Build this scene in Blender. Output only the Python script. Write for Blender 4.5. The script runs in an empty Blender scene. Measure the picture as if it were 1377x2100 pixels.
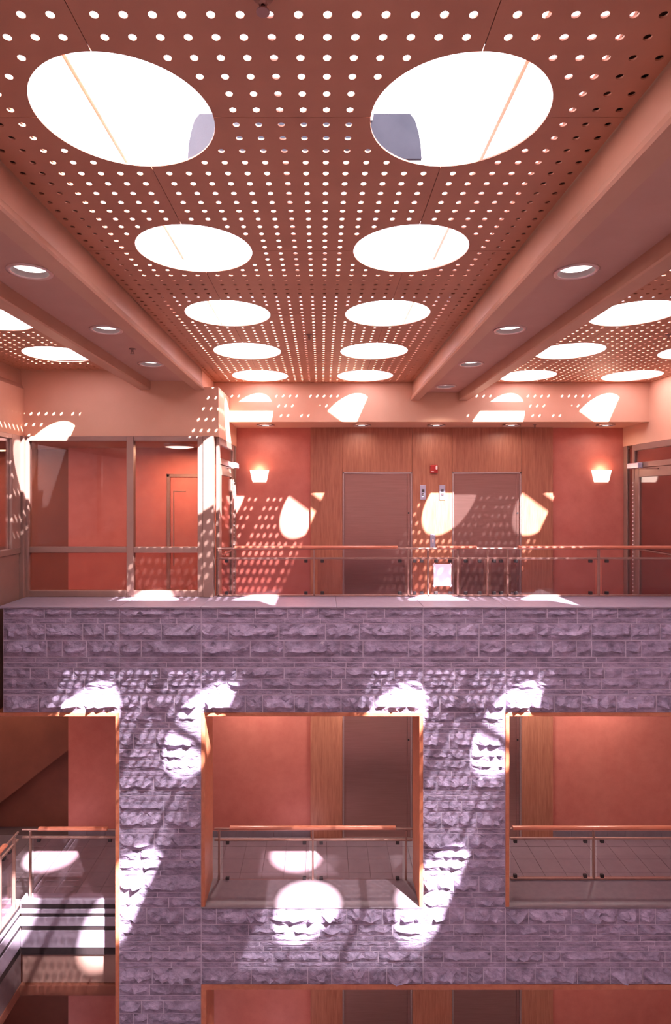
import bpy, math, random
from mathutils import Vector, geometry

random.seed(11)
C = bpy.context.scene.collection
SC = bpy.context.scene
PI = math.pi

# ------------------------------------------------------------------ camera
F = 1213.0                 # focal length in pixels of the 1377 px wide frame
VX, VY = 661.0, 1015.0     # vanishing point (principal axis) in the frame
EYE = 1.80
cam_d = bpy.data.cameras.new('camera')
cam = bpy.data.objects.new('camera', cam_d)
C.objects.link(cam)
cam.location = (0, 0, EYE)
cam.rotation_euler = (PI / 2, 0, 0)
cam_d.sensor_fit = 'HORIZONTAL'
cam_d.sensor_width = 36.0
cam_d.lens = F / 1377.0 * 36.0
cam_d.shift_x = (688.5 - VX) / 1377.0
cam_d.shift_y = (VY - 1050.0) / 1377.0
cam_d.clip_start = 0.05
cam_d.clip_end = 200
SC.camera = cam

# ------------------------------------------------------------------ sky, sun, exposure
world = bpy.data.worlds.new('World')
SC.world = world
world.use_nodes = True
bg = world.node_tree.nodes['Background']
bg.inputs['Color'].default_value = (0.95, 0.88, 1.0, 1)
bg.inputs['Strength'].default_value = 4.0
SUN_DIR = Vector((-0.65, 1.0, -1.43)).normalized()
sd = bpy.data.lights.new('sun', 'SUN')
sd.energy = 37.0
sd.angle = 0.013
sd.color = (1.0, 0.955, 0.975)
so = bpy.data.objects.new('sun', sd)
C.objects.link(so)
so.location = (4, -6, 12)
so.rotation_euler = SUN_DIR.to_track_quat('-Z', 'Y').to_euler()
SC.view_settings.view_transform = 'Standard'
SC.view_settings.look = 'None'
SC.view_settings.gamma = 1.0
SC.view_settings.use_curve_mapping = False
SC.view_settings.exposure = 0.7
SC.cycles.max_bounces = 10
SC.cycles.diffuse_bounces = 6
SC.cycles.transparent_max_bounces = 16
SC.cycles.use_denoising = True
SC.cycles.sample_clamp_indirect = 6.0
SC.cycles.caustics_reflective = False
SC.cycles.caustics_refractive = False


# ------------------------------------------------------------------ helpers
def PX(px, Y):
    return (px - VX) * Y / F


def PZ(py, Y):
    return EYE - (py - VY) * Y / F


def lin(c):
    def f(v):
        v /= 255.0
        return v / 12.92 if v <= 0.04045 else ((v + 0.055) / 1.055) ** 2.4
    return tuple(f(v) for v in c) + (1.0,)


def new_mat(name):
    m = bpy.data.materials.new(name)
    m.use_nodes = True
    nt = m.node_tree
    return m, nt, nt.nodes['Principled BSDF']


def noise_mat(name, c1, c2, scale=8.0, rough=0.6, stretch=(1, 1, 1), bump=0.0, bscale=None, metallic=0.0,
              detail=5.0, spec=0.5, lo=0.3, hi=0.7):
    m, nt, b = new_mat(name)
    tc = nt.nodes.new('ShaderNodeTexCoord')
    mp = nt.nodes.new('ShaderNodeMapping')
    mp.inputs['Scale'].default_value = stretch
    geo = nt.nodes.new('ShaderNodeNewGeometry')
    nt.links.new(geo.outputs['Position'], mp.inputs['Vector'])
    n = nt.nodes.new('ShaderNodeTexNoise')
    n.inputs['Scale'].default_value = scale
    n.inputs['Detail'].default_value = detail
    n.inputs['Roughness'].default_value = 0.62
    nt.links.new(mp.outputs['Vector'], n.inputs['Vector'])
    r = nt.nodes.new('ShaderNodeValToRGB')
    r.color_ramp.elements[0].position = lo
    r.color_ramp.elements[1].position = hi
    r.color_ramp.elements[0].color = lin(c1)
    r.color_ramp.elements[1].color = lin(c2)
    nt.links.new(n.outputs['Fac'], r.inputs['Fac'])
    nt.links.new(r.outputs['Color'], b.inputs['Base Color'])
    b.inputs['Roughness'].default_value = rough
    b.inputs['Metallic'].default_value = metallic
    b.inputs['Specular IOR Level'].default_value = spec
    if bump:
        n2 = nt.nodes.new('ShaderNodeTexNoise')
        n2.inputs['Scale'].default_value = bscale or scale * 4
        n2.inputs['Detail'].default_value = 6
        nt.links.new(mp.outputs['Vector'], n2.inputs['Vector'])
        bp = nt.nodes.new('ShaderNodeBump')
        bp.inputs['Strength'].default_value = bump
        bp.inputs['Distance'].default_value = 0.01
        nt.links.new(n2.outputs['Fac'], bp.inputs['Height'])
        nt.links.new(bp.outputs['Normal'], b.inputs['Normal'])
    return m


def emit_mat(name, col, strength):
    m, nt, b = new_mat(name)
    b.inputs['Base Color'].default_value = lin(col)
    b.inputs['Emission Color'].default_value = lin(col)
    b.inputs['Emission Strength'].default_value = strength
    return m


def glass_mat(name, tint, refl=1.0, rough=0.0, haze=0.0, hazecol=(230, 215, 220)):
    """thin architectural glass: a see-through sheet with a mirror coat that grows at grazing angles"""
    m = bpy.data.materials.new(name)
    m.use_nodes = True
    nt = m.node_tree
    nt.nodes.remove(nt.nodes['Principled BSDF'])
    out = nt.nodes['Material Output']
    tr = nt.nodes.new('ShaderNodeBsdfTransparent')
    tr.inputs['Color'].default_value = lin(tint)
    base = tr
    if haze > 0:
        df = nt.nodes.new('ShaderNodeBsdfTranslucent')
        df.inputs['Color'].default_value = lin(hazecol)
        d2 = nt.nodes.new('ShaderNodeBsdfDiffuse')
        d2.inputs['Color'].default_value = lin(hazecol)
        mm = nt.nodes.new('ShaderNodeMixShader')
        mm.inputs['Fac'].default_value = 0.5
        nt.links.new(df.outputs[0], mm.inputs[1])
        nt.links.new(d2.outputs[0], mm.inputs[2])
        mx = nt.nodes.new('ShaderNodeMixShader')
        mx.inputs['Fac'].default_value = haze
        nt.links.new(tr.outputs[0], mx.inputs[1])
        nt.links.new(mm.outputs[0], mx.inputs[2])
        base = mx
    gl = nt.nodes.new('ShaderNodeBsdfGlossy')
    gl.inputs['Roughness'].default_value = rough
    gl.inputs['Color'].default_value = (1, 1, 1, 1)
    fr = nt.nodes.new('ShaderNodeFresnel')
    fr.inputs['IOR'].default_value = 1.5
    mu = nt.nodes.new('ShaderNodeMath')
    mu.operation = 'MULTIPLY'
    mu.inputs[1].default_value = refl
    nt.links.new(fr.outputs[0], mu.inputs[0])
    m2 = nt.nodes.new('ShaderNodeMixShader')
    nt.links.new(mu.outputs[0], m2.inputs['Fac'])
    nt.links.new(base.outputs[0], m2.inputs[1])
    nt.links.new(gl.outputs[0], m2.inputs[2])
    nt.links.new(m2.outputs[0], out.inputs['Surface'])
    return m


class MB:
    """collects simple shapes and links them as one mesh object"""
    def __init__(self):
        self.v, self.f, self.s = [], [], []

    def add(self, vs, fs, smooth=False):
        o = len(self.v)
        self.v += [tuple(p) for p in vs]
        self.f += [tuple(i + o for i in f) for f in fs]
        self.s += [smooth] * len(fs)
        return self

    def box(self, x0, x1, y0, y1, z0, z1):
        if x0 > x1: x0, x1 = x1, x0
        if y0 > y1: y0, y1 = y1, y0
        if z0 > z1: z0, z1 = z1, z0
        vs = [(x0, y0, z0), (x1, y0, z0), (x1, y1, z0), (x0, y1, z0), (x0, y0, z1), (x1, y0, z1), (x1, y1, z1), (x0, y1, z1)]
        fs = [(0, 3, 2, 1), (4, 5, 6, 7), (0, 1, 5, 4), (1, 2, 6, 5), (2, 3, 7, 6), (3, 0, 4, 7)]
        return self.add(vs, fs)

    def rbox(self, x0, x1, y0, y1, z0, z1, b=0.004):
        """box with its long front/back edges chamfered (profile in YZ or XY is kept simple: all 12 edges)"""
        if x0 > x1: x0, x1 = x1, x0
        if y0 > y1: y0, y1 = y1, y0
        if z0 > z1: z0, z1 = z1, z0
        b = min(b, (x1 - x0) * .45, (y1 - y0) * .45, (z1 - z0) * .45)
        cx, cy, cz = (x0 + x1) / 2, (y0 + y1) / 2, (z0 + z1) / 2
        hx, hy, hz = (x1 - x0) / 2, (y1 - y0) / 2, (z1 - z0) / 2
        vs, idx = [], {}
        for sx in (-1, 1):
            for sy in (-1, 1):
                for sz in (-1, 1):
                    for a in range(3):
                        p = [hx - b, hy - b, hz - b]
                        p[a] += b
                        idx[(sx, sy, sz, a)] = len(vs)
                        vs.append((cx + sx * p[0], cy + sy * p[1], cz + sz * p[2]))
        fs = []
        g = lambda *k: idx[k]
        for s in (-1, 1):
            q = [g(s, -1, -1, 0), g(s, 1, -1, 0), g(s, 1, 1, 0), g(s, -1, 1, 0)]; fs.append(q if s > 0 else q[::-1])
            q = [g(-1, s, -1, 1), g(1, s, -1, 1), g(1, s, 1, 1), g(-1, s, 1, 1)]; fs.append(q[::-1] if s > 0 else q)
            q = [g(-1, -1, s, 2), g(1, -1, s, 2), g(1, 1, s, 2), g(-1, 1, s, 2)]; fs.append(q if s > 0 else q[::-1])
        for s in (-1, 1):
            for t in (-1, 1):
                fs.append([g(-1, s, t, 1), g(1, s, t, 1), g(1, s, t, 2), g(-1, s, t, 2)])
                fs.append([g(s, -1, t, 0), g(s, 1, t, 0), g(s, 1, t, 2), g(s, -1, t, 2)])
                fs.append([g(s, t, -1, 0), g(s, t, 1, 0), g(s, t, 1, 1), g(s, t, -1, 1)])
        for sx in (-1, 1):
            for sy in (-1, 1):
                for sz in (-1, 1):
                    fs.append([g(sx, sy, sz, 0), g(sx, sy, sz, 1), g(sx, sy, sz, 2)])
        return self.add(vs, fs)

    def prism(self, poly, y0, y1):
        """poly of (x,z) extruded along y"""
        n = len(poly)
        vs = [(x, y0, z) for x, z in poly] + [(x, y1, z) for x, z in poly]
        fs = [tuple(range(n)), tuple(range(2 * n - 1, n - 1, -1))]
        fs += [(i, i + n, (i + 1) % n + n, (i + 1) % n) for i in range(n)]
        return self.add(vs, fs)

    def cyl(self, p0, p1, r0, r1=None, n=16, caps=True, smooth=True):
        r1 = r0 if r1 is None else r1
        p0, p1 = Vector(p0), Vector(p1)
        d = (p1 - p0).normalized()
        a = Vector((0, 0, 1)) if abs(d.z) < .9 else Vector((1, 0, 0))
        u = d.cross(a).normalized(); w = d.cross(u)
        vs = [p0 + (u * math.cos(2 * PI * i / n) + w * math.sin(2 * PI * i / n)) * r0 for i in range(n)]
        vs += [p1 + (u * math.cos(2 * PI * i / n) + w * math.sin(2 * PI * i / n)) * r1 for i in range(n)]
        self.add(vs, [(i, (i + 1) % n, (i + 1) % n + n, i + n) for i in range(n)], smooth)
        if caps:
            self.add(vs[:n], [tuple(range(n - 1, -1, -1))])
            self.add(vs[n:], [tuple(range(n))])
        return self

    def lathe(self, prof, cx, cy, n=24, smooth=True):
        """prof of (r,z) turned about the vertical through (cx,cy)"""
        vs = []
        for r, z in prof:
            vs += [(cx + r * math.cos(2 * PI * i / n), cy + r * math.sin(2 * PI * i / n), z) for i in range(n)]
        fs = []
        for k in range(len(prof) - 1):
            fs += [(k * n + i, k * n + (i + 1) % n, (k + 1) * n + (i + 1) % n, (k + 1) * n + i) for i in range(n)]
        return self.add(vs, fs, smooth)

    def mesh(self, name, mat):
        me = bpy.data.meshes.new(name)
        me.from_pydata(self.v, [], self.f)
        me.polygons.foreach_set('use_smooth', self.s)
        if mat: me.materials.append(mat)
        me.update()
        return me

    def build(self, name, mat, parent=None, **props):
        return obj(name, self.mesh(name, mat), parent, **props)


def obj(name, me, parent=None, loc=None, **props):
    o = bpy.data.objects.new(name, me)
    C.objects.link(o)
    if loc is not None: o.location = loc
    if parent is not None: o.parent = parent
    for k, v in props.items(): o[k] = v
    return o


def tag(o, label, cat, group=None, kind=None):
    o['label'] = label
    o['category'] = cat
    if group: o['group'] = group
    if kind: o['kind'] = kind
    return o


def empty(name, loc=(0, 0, 0), rz=0.0):
    o = bpy.data.objects.new(name, None)
    o.empty_display_size = 0.1
    C.objects.link(o)
    o.location = loc
    o.rotation_euler = (0, 0, rz)
    return o


def struct(name, label, cat, loc=(0, 0, 0)):
    return tag(empty(name, loc), label, cat, kind='structure')


def sbox(name, mat, label, cat, *b):
    o = MB().box(*b).build(name, mat)
    return tag(o, label, cat, kind='structure')


def copy_tree(o, parent=None):
    c = o.copy()
    C.objects.link(c)
    c.parent = parent
    for ch in list(o.children):
        copy_tree(ch, c)
    return c


# ------------------------------------------------------------------ materials
M = {}
M['ceiling'] = noise_mat('terracotta_board', (170, 112, 86), (182, 122, 94), 3.0, 0.55)
M['beam'] = noise_mat('painted_beam', (184, 136, 112), (192, 144, 120), 2.0, 0.45)
M['soffit'] = noise_mat('painted_soffit', (184, 138, 122), (192, 146, 130), 2.0, 0.7)
M['fascia'] = noise_mat('painted_fascia', (216, 164, 136), (223, 172, 144), 2.0, 0.6, bump=0.05, bscale=60)
M['plaster'] = noise_mat('red_plaster', (190, 102, 88), (204, 118, 102), 4.5, 0.55, bump=0.05, bscale=40, detail=8)
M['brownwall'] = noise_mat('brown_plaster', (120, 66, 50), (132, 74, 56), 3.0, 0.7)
M['wood'] = noise_mat('cherry_veneer', (156, 90, 68), (186, 120, 94), 9.0, 0.42, stretch=(5, 5, .35), detail=7)
M['woodtrim'] = noise_mat('cherry_trim', (176, 98, 70), (196, 120, 88), 8.0, 0.35, stretch=(2, 2, 2))
M['handrail'] = noise_mat('cherry_rail', (178, 98, 74), (196, 116, 90), 10.0, 0.3, stretch=(.4, 4, 4))
M['frame'] = noise_mat('bronze_frame', (146, 114, 104), (158, 124, 112), 3.0, 0.42, metallic=0.25)
M['steel'] = noise_mat('brushed_steel', (190, 164, 160), (206, 180, 176), 40.0, 0.34, stretch=(.4, .4, 6), metallic=0.9)
M['doorsteel'] = noise_mat('elevator_steel', (176, 134, 126), (190, 147, 138), 14.0, 0.36, stretch=(.2, .2, 9), metallic=0.92)
_b = M['doorsteel'].node_tree.nodes['Principled BSDF']
_b.inputs['Anisotropic'].default_value = .75
_t = M['doorsteel'].node_tree.nodes.new('ShaderNodeTangent')
_t.direction_type = 'RADIAL'
_t.axis = 'Z'
M['doorsteel'].node_tree.links.new(_t.outputs[0], _b.inputs['Tangent'])
M['edgeboard'] = noise_mat('painted_edge', (140, 106, 96), (150, 114, 104), 3.0, 0.6)
M['sill'] = noise_mat('shaded_sill', (108, 90, 98), (118, 99, 106), 14.0, 0.5)  # ledge stone darkened to paint in the shade of the lower openings
M['plate'] = noise_mat('plate_steel', (186, 178, 200), (196, 188, 208), 20.0, 0.4, metallic=0.5)
M['railsteel'] = noise_mat('rail_steel', (142, 104, 96), (158, 118, 108), 12.0, 0.35, metallic=0.4)
M['darksteel'] = noise_mat('dark_steel', (46, 36, 38), (56, 44, 46), 12.0, 0.5, metallic=0.3)
M['black'] = noise_mat('black_plastic', (26, 20, 24), (34, 28, 30), 12.0, 0.5)
M['ledge'] = noise_mat('ledge_slab', (140, 124, 140), (152, 136, 150), 14.0, 0.42, bump=0.02, bscale=60)
M['tile'] = noise_mat('floor_tile', (122, 104, 112), (134, 115, 122), 6.0, 0.35, detail=6)
M['grout'] = noise_mat('tile_grout', (96, 74, 76), (108, 84, 84), 10.0, 0.8)
M['mortar'] = noise_mat('mortar', (196, 180, 198), (210, 194, 210), 20.0, 0.9)
M['white'] = noise_mat('white_paint', (238, 230, 236), (244, 236, 242), 3.0, 0.7)
M['archshade'] = noise_mat('arch_shade', (36, 36, 42), (41, 41, 47), 5.0, 0.9, spec=0.0)  # near-black tone paints in the shade of the skylight arch
M['darkroof'] = noise_mat('dark_felt', (52, 34, 30), (62, 42, 36), 6.0, 0.9)
M['paper'] = noise_mat('paper', (232, 228, 240), (240, 236, 246), 10.0, 0.8)
M['redplastic'] = noise_mat('red_plastic', (168, 40, 38), (182, 48, 44), 10.0, 0.35)
M['lens'] = noise_mat('clear_lens', (240, 215, 215), (250, 226, 226), 10.0, 0.2)
M['glow'] = emit_mat('lamp_bowl', (255, 236, 218), 1.3)
M['downlamp'] = emit_mat('downlight_lamp', (255, 246, 240), 2.2)
M['bezel'] = noise_mat('downlight_trim', (208, 176, 170), (218, 186, 180), 10.0, 0.3, metallic=0.3)
M['can'] = noise_mat('downlight_can', (104, 82, 84), (114, 92, 92), 10.0, 0.45, metallic=0.2)
M['glass'] = glass_mat('clear_glass', (244, 234, 234), .7)
M['railglass'] = glass_mat('rail_glass', (240, 230, 232), .35, haze=0.01)
M['frost'] = glass_mat('frosted_film', (236, 214, 210), 0.3, rough=0.3, haze=0.10, hazecol=(206, 150, 138))
M['skyglass'] = glass_mat('skylight_glass', (250, 250, 252), 0.3)
M['pavement'] = noise_mat('atrium_floor', (186, 180, 186), (196, 190, 196), 2.0, 0.5)
M['sidewall'] = noise_mat('side_plaster', (228, 216, 214), (234, 222, 220), 2.0, 0.7)


def stone_mat():
    m, nt, b = new_mat('rock_face_stone')
    geo = nt.nodes.new('ShaderNodeNewGeometry')
    oi = nt.nodes.new('ShaderNodeObjectInfo')
    n1 = nt.nodes.new('ShaderNodeTexNoise')
    n1.inputs['Scale'].default_value = 9
    n1.inputs['Detail'].default_value = 8
    n1.inputs['Roughness'].default_value = 0.68
    mp = nt.nodes.new('ShaderNodeMapping')
    mp.inputs['Scale'].default_value = (1.0, 1.0, 1.8)
    nt.links.new(geo.outputs['Position'], mp.inputs['Vector'])
    nt.links.new(mp.outputs['Vector'], n1.inputs['Vector'])
    r = nt.nodes.new('ShaderNodeValToRGB')
    r.color_ramp.elements[0].position = .28
    r.color_ramp.elements[1].position = .74
    r.color_ramp.elements[0].color = lin((106, 93, 112))
    r.color_ramp.elements[1].color = lin((184, 164, 190))
    nt.links.new(n1.outputs['Fac'], r.inputs['Fac'])
    hs = nt.nodes.new('ShaderNodeHueSaturation')
    mr = nt.nodes.new('ShaderNodeMapRange')
    mr.inputs['To Min'].default_value = .88
    mr.inputs['To Max'].default_value = 1.12
    nt.links.new(oi.outputs['Random'], mr.inputs['Value'])
    nt.links.new(mr.outputs[0], hs.inputs['Value'])
    nt.links.new(r.outputs['Color'], hs.inputs['Color'])
    nt.links.new(hs.outputs['Color'], b.inputs['Base Color'])
    b.inputs['Roughness'].default_value = .85
    b.inputs['Specular IOR Level'].default_value = .25
    v = nt.nodes.new('ShaderNodeTexVoronoi')
    v.inputs['Scale'].default_value = 12
    mp2 = nt.nodes.new('ShaderNodeMapping')
    mp2.inputs['Scale'].default_value = (.7, .7, 1.6)
    n3 = nt.nodes.new('ShaderNodeTexNoise')
    n3.inputs['Scale'].default_value = 14
    n3.inputs['Detail'].default_value = 4
    nt.links.new(geo.outputs['Position'], n3.inputs['Vector'])
    ad = nt.nodes.new('ShaderNodeMixRGB')
    ad.blend_type = 'ADD'
    ad.inputs['Fac'].default_value = .12
    nt.links.new(geo.outputs['Position'], ad.inputs['Color1'])
    nt.links.new(n3.outputs['Color'], ad.inputs['Color2'])
    nt.links.new(ad.outputs[0], mp2.inputs['Vector'])
    nt.links.new(mp2.outputs['Vector'], v.inputs['Vector'])
    n2 = nt.nodes.new('ShaderNodeTexNoise')
    n2.inputs['Scale'].default_value = 55
    n2.inputs['Detail'].default_value = 6
    nt.links.new(mp.outputs['Vector'], n2.inputs['Vector'])
    b1 = nt.nodes.new('ShaderNodeBump')
    b1.inputs['Strength'].default_value = .45
    b1.inputs['Distance'].default_value = .02
    nt.links.new(v.outputs['Distance'], b1.inputs['Height'])
    b2 = nt.nodes.new('ShaderNodeBump')
    b2.inputs['Strength'].default_value = .7
    b2.inputs['Distance'].default_value = .008
    nt.links.new(n2.outputs['Fac'], b2.inputs['Height'])
    nt.links.new(b1.outputs['Normal'], b2.inputs['Normal'])
    nt.links.new(b2.outputs['Normal'], b.inputs['Normal'])
    return m


M['stone'] = stone_mat()

# ------------------------------------------------------------------ main levels and planes
YF = 6.93        # face of the stone wall
YL = 7.42        # back of the lower stone wall, line of the lower railings
YW = 7.595       # back of the upper ledge: window wall and upper railing
YFA = 8.455      # fascia in front of the elevator lobby
YWD = 9.165      # wood panels
YR = 9.20        # red wall
ZC = EYE + 1.603 # underside of the perforated ceiling
ZFB = EYE + 1.0456   # underside of the lobby fascia
ZGB = EYE + 0.751    # underside of the fascias over the glazing
ZB = EYE + 1.36      # underside of the ceiling beams
ZS = EYE + 1.463     # soffit between the beams
XL, XR = -3.83, 4.68
XRET = -1.33
Z_LED = EYE - 1.3026
Z_SP0 = PZ(1461, YF)     # underside of the upper stone band
Z_LS = PZ(1859, YF)      # sill of the lower openings
Z_LB = PZ(2018, YF)      # underside of the lower stone band
Z_F1 = -3.52             # lower floor
P = 0.0976               # pitch of the perforations
PAN = 14 * P
BAY = [-0.1277, 3.4723, -3.7277]
R_BIG = 0.374
Y0 = 2.512               # first ceiling joint in view

# ------------------------------------------------------------------ perforated ceiling
def panel_mesh(name, kind, rows=14):
    """a board with drilled holes and the quarter circles of the skylight openings cut from its corners.
    kind 'c': between two rows of openings; 'l' / 'r': outer board whose openings lie on its right / left edge.
    Local origin: mid of the board in x, front edge in y."""
    W = 14.5 * P if kind == 'c' else 7.25 * P
    D = rows * P
    g = 0.0015
    hx = W / 2 - g
    y0, y1 = g, D - g
    if kind == 'c':
        cols = [(i - 6.5) * P for i in range(14)]
        corners = [(-W / 2, 0), (W / 2, 0)] + ([(-W / 2, D), (W / 2, D)] if rows == 14 else [])
    else:
        s = 1 if kind == 'r' else -1
        cols = [s * (-W / 2 + (0.75 + i) * P) for i in range(7)]
        e = -s * W / 2
        corners = [(e, 0)] + ([(e, D)] if rows == 14 else [])
    pts, edges, loops = [], [], []

    # outline walked counter clockwise with the quarter circles cut out
    def arc(cx, cy):
        res = []
        for k in range(0, 17):
            a = 2 * PI * k / 64
            dx, dy = R_BIG * math.cos(a), R_BIG * math.sin(a)
            res.append((dx, dy))
        return res
    out = []
    base = arc(0, 0)
    cs = {}
    for cx, cy in corners: cs[(cx > 0, cy > 0)] = (cx, cy)
    # bottom-left
    def quad(key, sx, sy, rev):
        cx, cy = cs[key]
        L = [(cx + sx * dx, cy + sy * dy) for dx, dy in base]
        L = [(max(-hx, min(hx, x)), max(y0, min(y1, y))) for x, y in L]
        return L[::-1] if rev else L
    out += quad((False, False), 1, 1, True) if (False, False) in cs else [(-hx, y0)]
    out += quad((True, False), -1, 1, False) if (True, False) in cs else [(hx, y0)]
    out += quad((True, True), -1, -1, True) if (True, True) in cs else [(hx, y1)]
    out += quad((False, True), 1, -1, False) if (False, True) in cs else [(-hx, y1)]
    ded = [out[0]]
    for p in out[1:]:
        if (p[0] - ded[-1][0]) ** 2 + (p[1] - ded[-1][1]) ** 2 > 1e-8: ded.append(p)
    loops.append(ded)
    r = 0.0150
    N = 12
    for cx in cols:
        for j in range(rows):
            cy = (j + 0.5) * P
            if any((cx - a) ** 2 + (cy - b) ** 2 < (R_BIG + 0.045) ** 2 for a, b in corners): continue
            loops.append([(cx + r * math.cos(2 * PI * k / N), cy + r * math.sin(2 * PI * k / N)) for k in range(N)])
    for L in loops:
        o = len(pts)
        pts += [Vector(p) for p in L]
        edges += [(o + i, o + (i + 1) % len(L)) for i in range(len(L))]
    face = [list(range(len(loops[0])))]
    vo, eo, fo, _, _, _ = geometry.delaunay_2d_cdt(pts, edges, face, 1, 1e-7)
    hole = loops[1:]
    hc = [(sum(p[0] for p in L) / N, sum(p[1] for p in L) / N) for L in hole]
    hset = {(round(x, 3), round(y, 3)) for x, y in hc}
    keep = []
    for f in fo:
        x = sum(vo[i].x for i in f) / len(f)
        y = sum(vo[i].y for i in f) / len(f)
        j = math.floor(y / P) + 0.5
        cx = min(cols, key=lambda c: abs(c - x))
        if (round(cx, 3), round(j * P, 3)) in hset and (x - cx) ** 2 + (y - j * P) ** 2 < (r * .985) ** 2: continue
        keep.append(tuple(f))
    T = 0.007
    n = len(vo)
    mb = MB()
    vs = [(p.x, p.y, 0) for p in vo] + [(p.x, p.y, T) for p in vo]
    fs = [tuple(reversed(f)) for f in keep] + [tuple(i + n for i in f) for f in keep]
    cnt = {}
    for f in keep:
        for i in range(len(f)):
            a, b = f[i], f[(i + 1) % len(f)]
            cnt[(a, b)] = 1
    for a, b in list(cnt):
        if (b, a) not in cnt: fs.append((a, b, b + n, a + n))
    mb.add(vs, fs)
    return mb.mesh(name, M['ceiling'])


ceil = struct('ceiling', 'terracotta ceiling of perforated boards with round skylight openings', 'ceiling')
pm = {k: panel_mesh('ceiling_panel', k) for k in 'clr'}
pe = {k: panel_mesh('ceiling_panel', k, 4) for k in 'clr'}
for bi, bx in enumerate(BAY):
    for k in range(-3, 5):
        y = Y0 + k * PAN + (.15 if bi == 2 else 0)
        last = (k == 4)
        src = pe if last else pm
        if bi == 2 and (last or y > 7.0): continue
        offs = [('l', bx - 10.875 * P), ('c', bx), ('r', bx + 10.875 * P)]
        if bi == 2: offs = offs[1:]
        for kind, x in offs:
            if bi == 2 and k == 3 and False: continue
            obj('ceiling_panel', src[kind], ceil, (x, y, ZC))
# dark strips added above the boards to block sky light at the joints
for bi, bx in enumerate(BAY):
    off = .15 if bi == 2 else 0
    for k in range(-3, 4 if bi == 2 else 5):
        y = Y0 + k * PAN + off
        ye = y + PAN - .40 if k < 4 else YFA
        for s_ in ((1,) if bi == 2 else (-1, 1)):
            x = bx + s_ * 7.25 * P
            MB().box(x - .012, x + .012, y + .40, ye, ZC + .007, ZC + .015).build('joint_blocker', M['darkroof'], ceil)
        xs_ = [(bx - 7.25 * P + .40, bx + 7.25 * P - .40), (bx + 7.25 * P + .40, bx + 14.4 * P)]
        if bi < 2: xs_.append((bx - 14.4 * P, bx - 7.25 * P - .40))
        for xa, xb in xs_:
            MB().box(xa, xb, y - .012, y + .012, ZC + .007, ZC + .015).build('joint_blocker', M['darkroof'], ceil)
# closing strip at the elevator end
for bx in BAY[:2]:
    MB().box(bx - 14.5 * P, bx + 14.5 * P, Y0 + 4 * PAN + 4 * P + .002, YFA + .02, ZC, ZC + .016).build('ceiling_strip', M['ceiling'], ceil)

# skylight wells above the boards
YA, YE = Y0 - 3 * PAN, YFA + 0.1
ZE = EYE + 2.24      # eaves of the skylights
HW = 1.20
well_x = [(-6.2, -3.55), (BAY[2] + HW, BAY[0] - HW), (BAY[0] + HW, BAY[1] - HW), (BAY[1] + HW, 7.2)]
sbox('wall_opposite', M['sidewall'], 'wall of the opposite side of the atrium behind the viewer', 'wall', -7.2, 7.2, -3.3, -3.2, -8.2, 5.6)
wl = struct('roof', 'white skylight wells and roof above the perforated ceiling', 'roof')
for x0, x1 in well_x:
    MB().box(x0, x1, YA, YE + .3, ZC + .05, ZE).build('roof_slab', M['white'], wl)
    MB().box(x0 + .01, x1 - .01, YA + .01, YE + .28, ZC + .03, ZC + .05).build('roof_felt', M['darkroof'], wl)
    for x in (x0, x1):
        MB().box(x - .02, x + .02, YA, YE, ZE, ZE + .035).build('roof_flashing', M['woodtrim'], wl)
MB().box(-6.2, 7.2, YE + .02, 11.2, ZC + .02, ZE + .1).build('roof_slab', M['white'], wl)
MB().box(-6.2, 7.2, -3.2, YA, ZC, ZC + .3).build('roof_slab', M['soffit'], wl)
PITCH = 0.73
ridge = ZE + HW * PITCH
skl = {}
for bi, bx in enumerate(BAY):
    sk = struct('skylight', ['gable skylight over the middle ceiling bay', 'gable skylight over the right ceiling bay',
                             'gable skylight over the left ceiling bay'][bi], 'skylight')
    xp = .50                     # purlin that carries the raking struts of the right slope
    zp = ZE + (HW - xp) * PITCH
    for y in (3.22, 7.44):
        dz = .10
        poly = [(bx + HW, ZE), (bx + xp, zp), (bx + xp, zp + dz), (bx + HW, ZE + dz)]
        MB().prism(poly, y - .04, y + .04).build('rafter', M['white'], sk)
    MB().box(bx + xp - .05, bx + xp, YA, YE, zp, zp + .12).build('ridge_bar', M['white'], sk)
    for (xa, za), (xb, zb) in [((bx + HW, ZE + .11), (bx + xp, zp + .12)), ((bx + xp, zp + .12), (bx - HW, ZE + .11))]:
        MB().add([(xa, YA, za), (xb, YA, zb), (xb, YE, zb), (xa, YE, za)], [(0, 1, 2, 3)]).build('glass_pane', M['skyglass'], sk)
    # solid upstands between the skylight units
    dy = .13 if bi == 2 else 0
    for k in ((0, 1, 2) if bi == 2 else (0, 1)):
        yb = 4.36 + (k - 1) * 2 * PAN + dy
        ye = min(yb + (.50 if k >= 1 else .24), YE)
        MB().box(bx - HW, bx + HW, yb, ye, ZC + .05, ZC + .13).build('upstand', M['white'], sk)
        MB().box(bx - HW, bx + HW, yb + .01, ye - .01, ZC + .03, ZC + .05).build('upstand_felt', M['darkroof'], sk)
    # cross wall on the middle upstand with an added dark arch standing in for shade
    yc = 4.37 + dy * .5
    MB().box(bx - HW, bx + HW, yc, yc + .08, ZE - .05, EYE + 2.80).build('cross_wall', M['white'], sk)
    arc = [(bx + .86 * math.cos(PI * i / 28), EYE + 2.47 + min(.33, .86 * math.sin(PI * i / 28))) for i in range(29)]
    MB().prism(arc, yc - .025, yc).build('shaded_arch', M['archshade'], sk)
    MB().box(bx - HW, bx - .10, 7.76, 7.79, EYE + 2.19, EYE + 2.29).build('tie_bar', M['white'], sk)
# gable end over the lobby
MB().box(-6.2, 7.2, YE + .05, YE + .2, ZE, ridge + .2).build('roof_gable', M['white'], wl)

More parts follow.
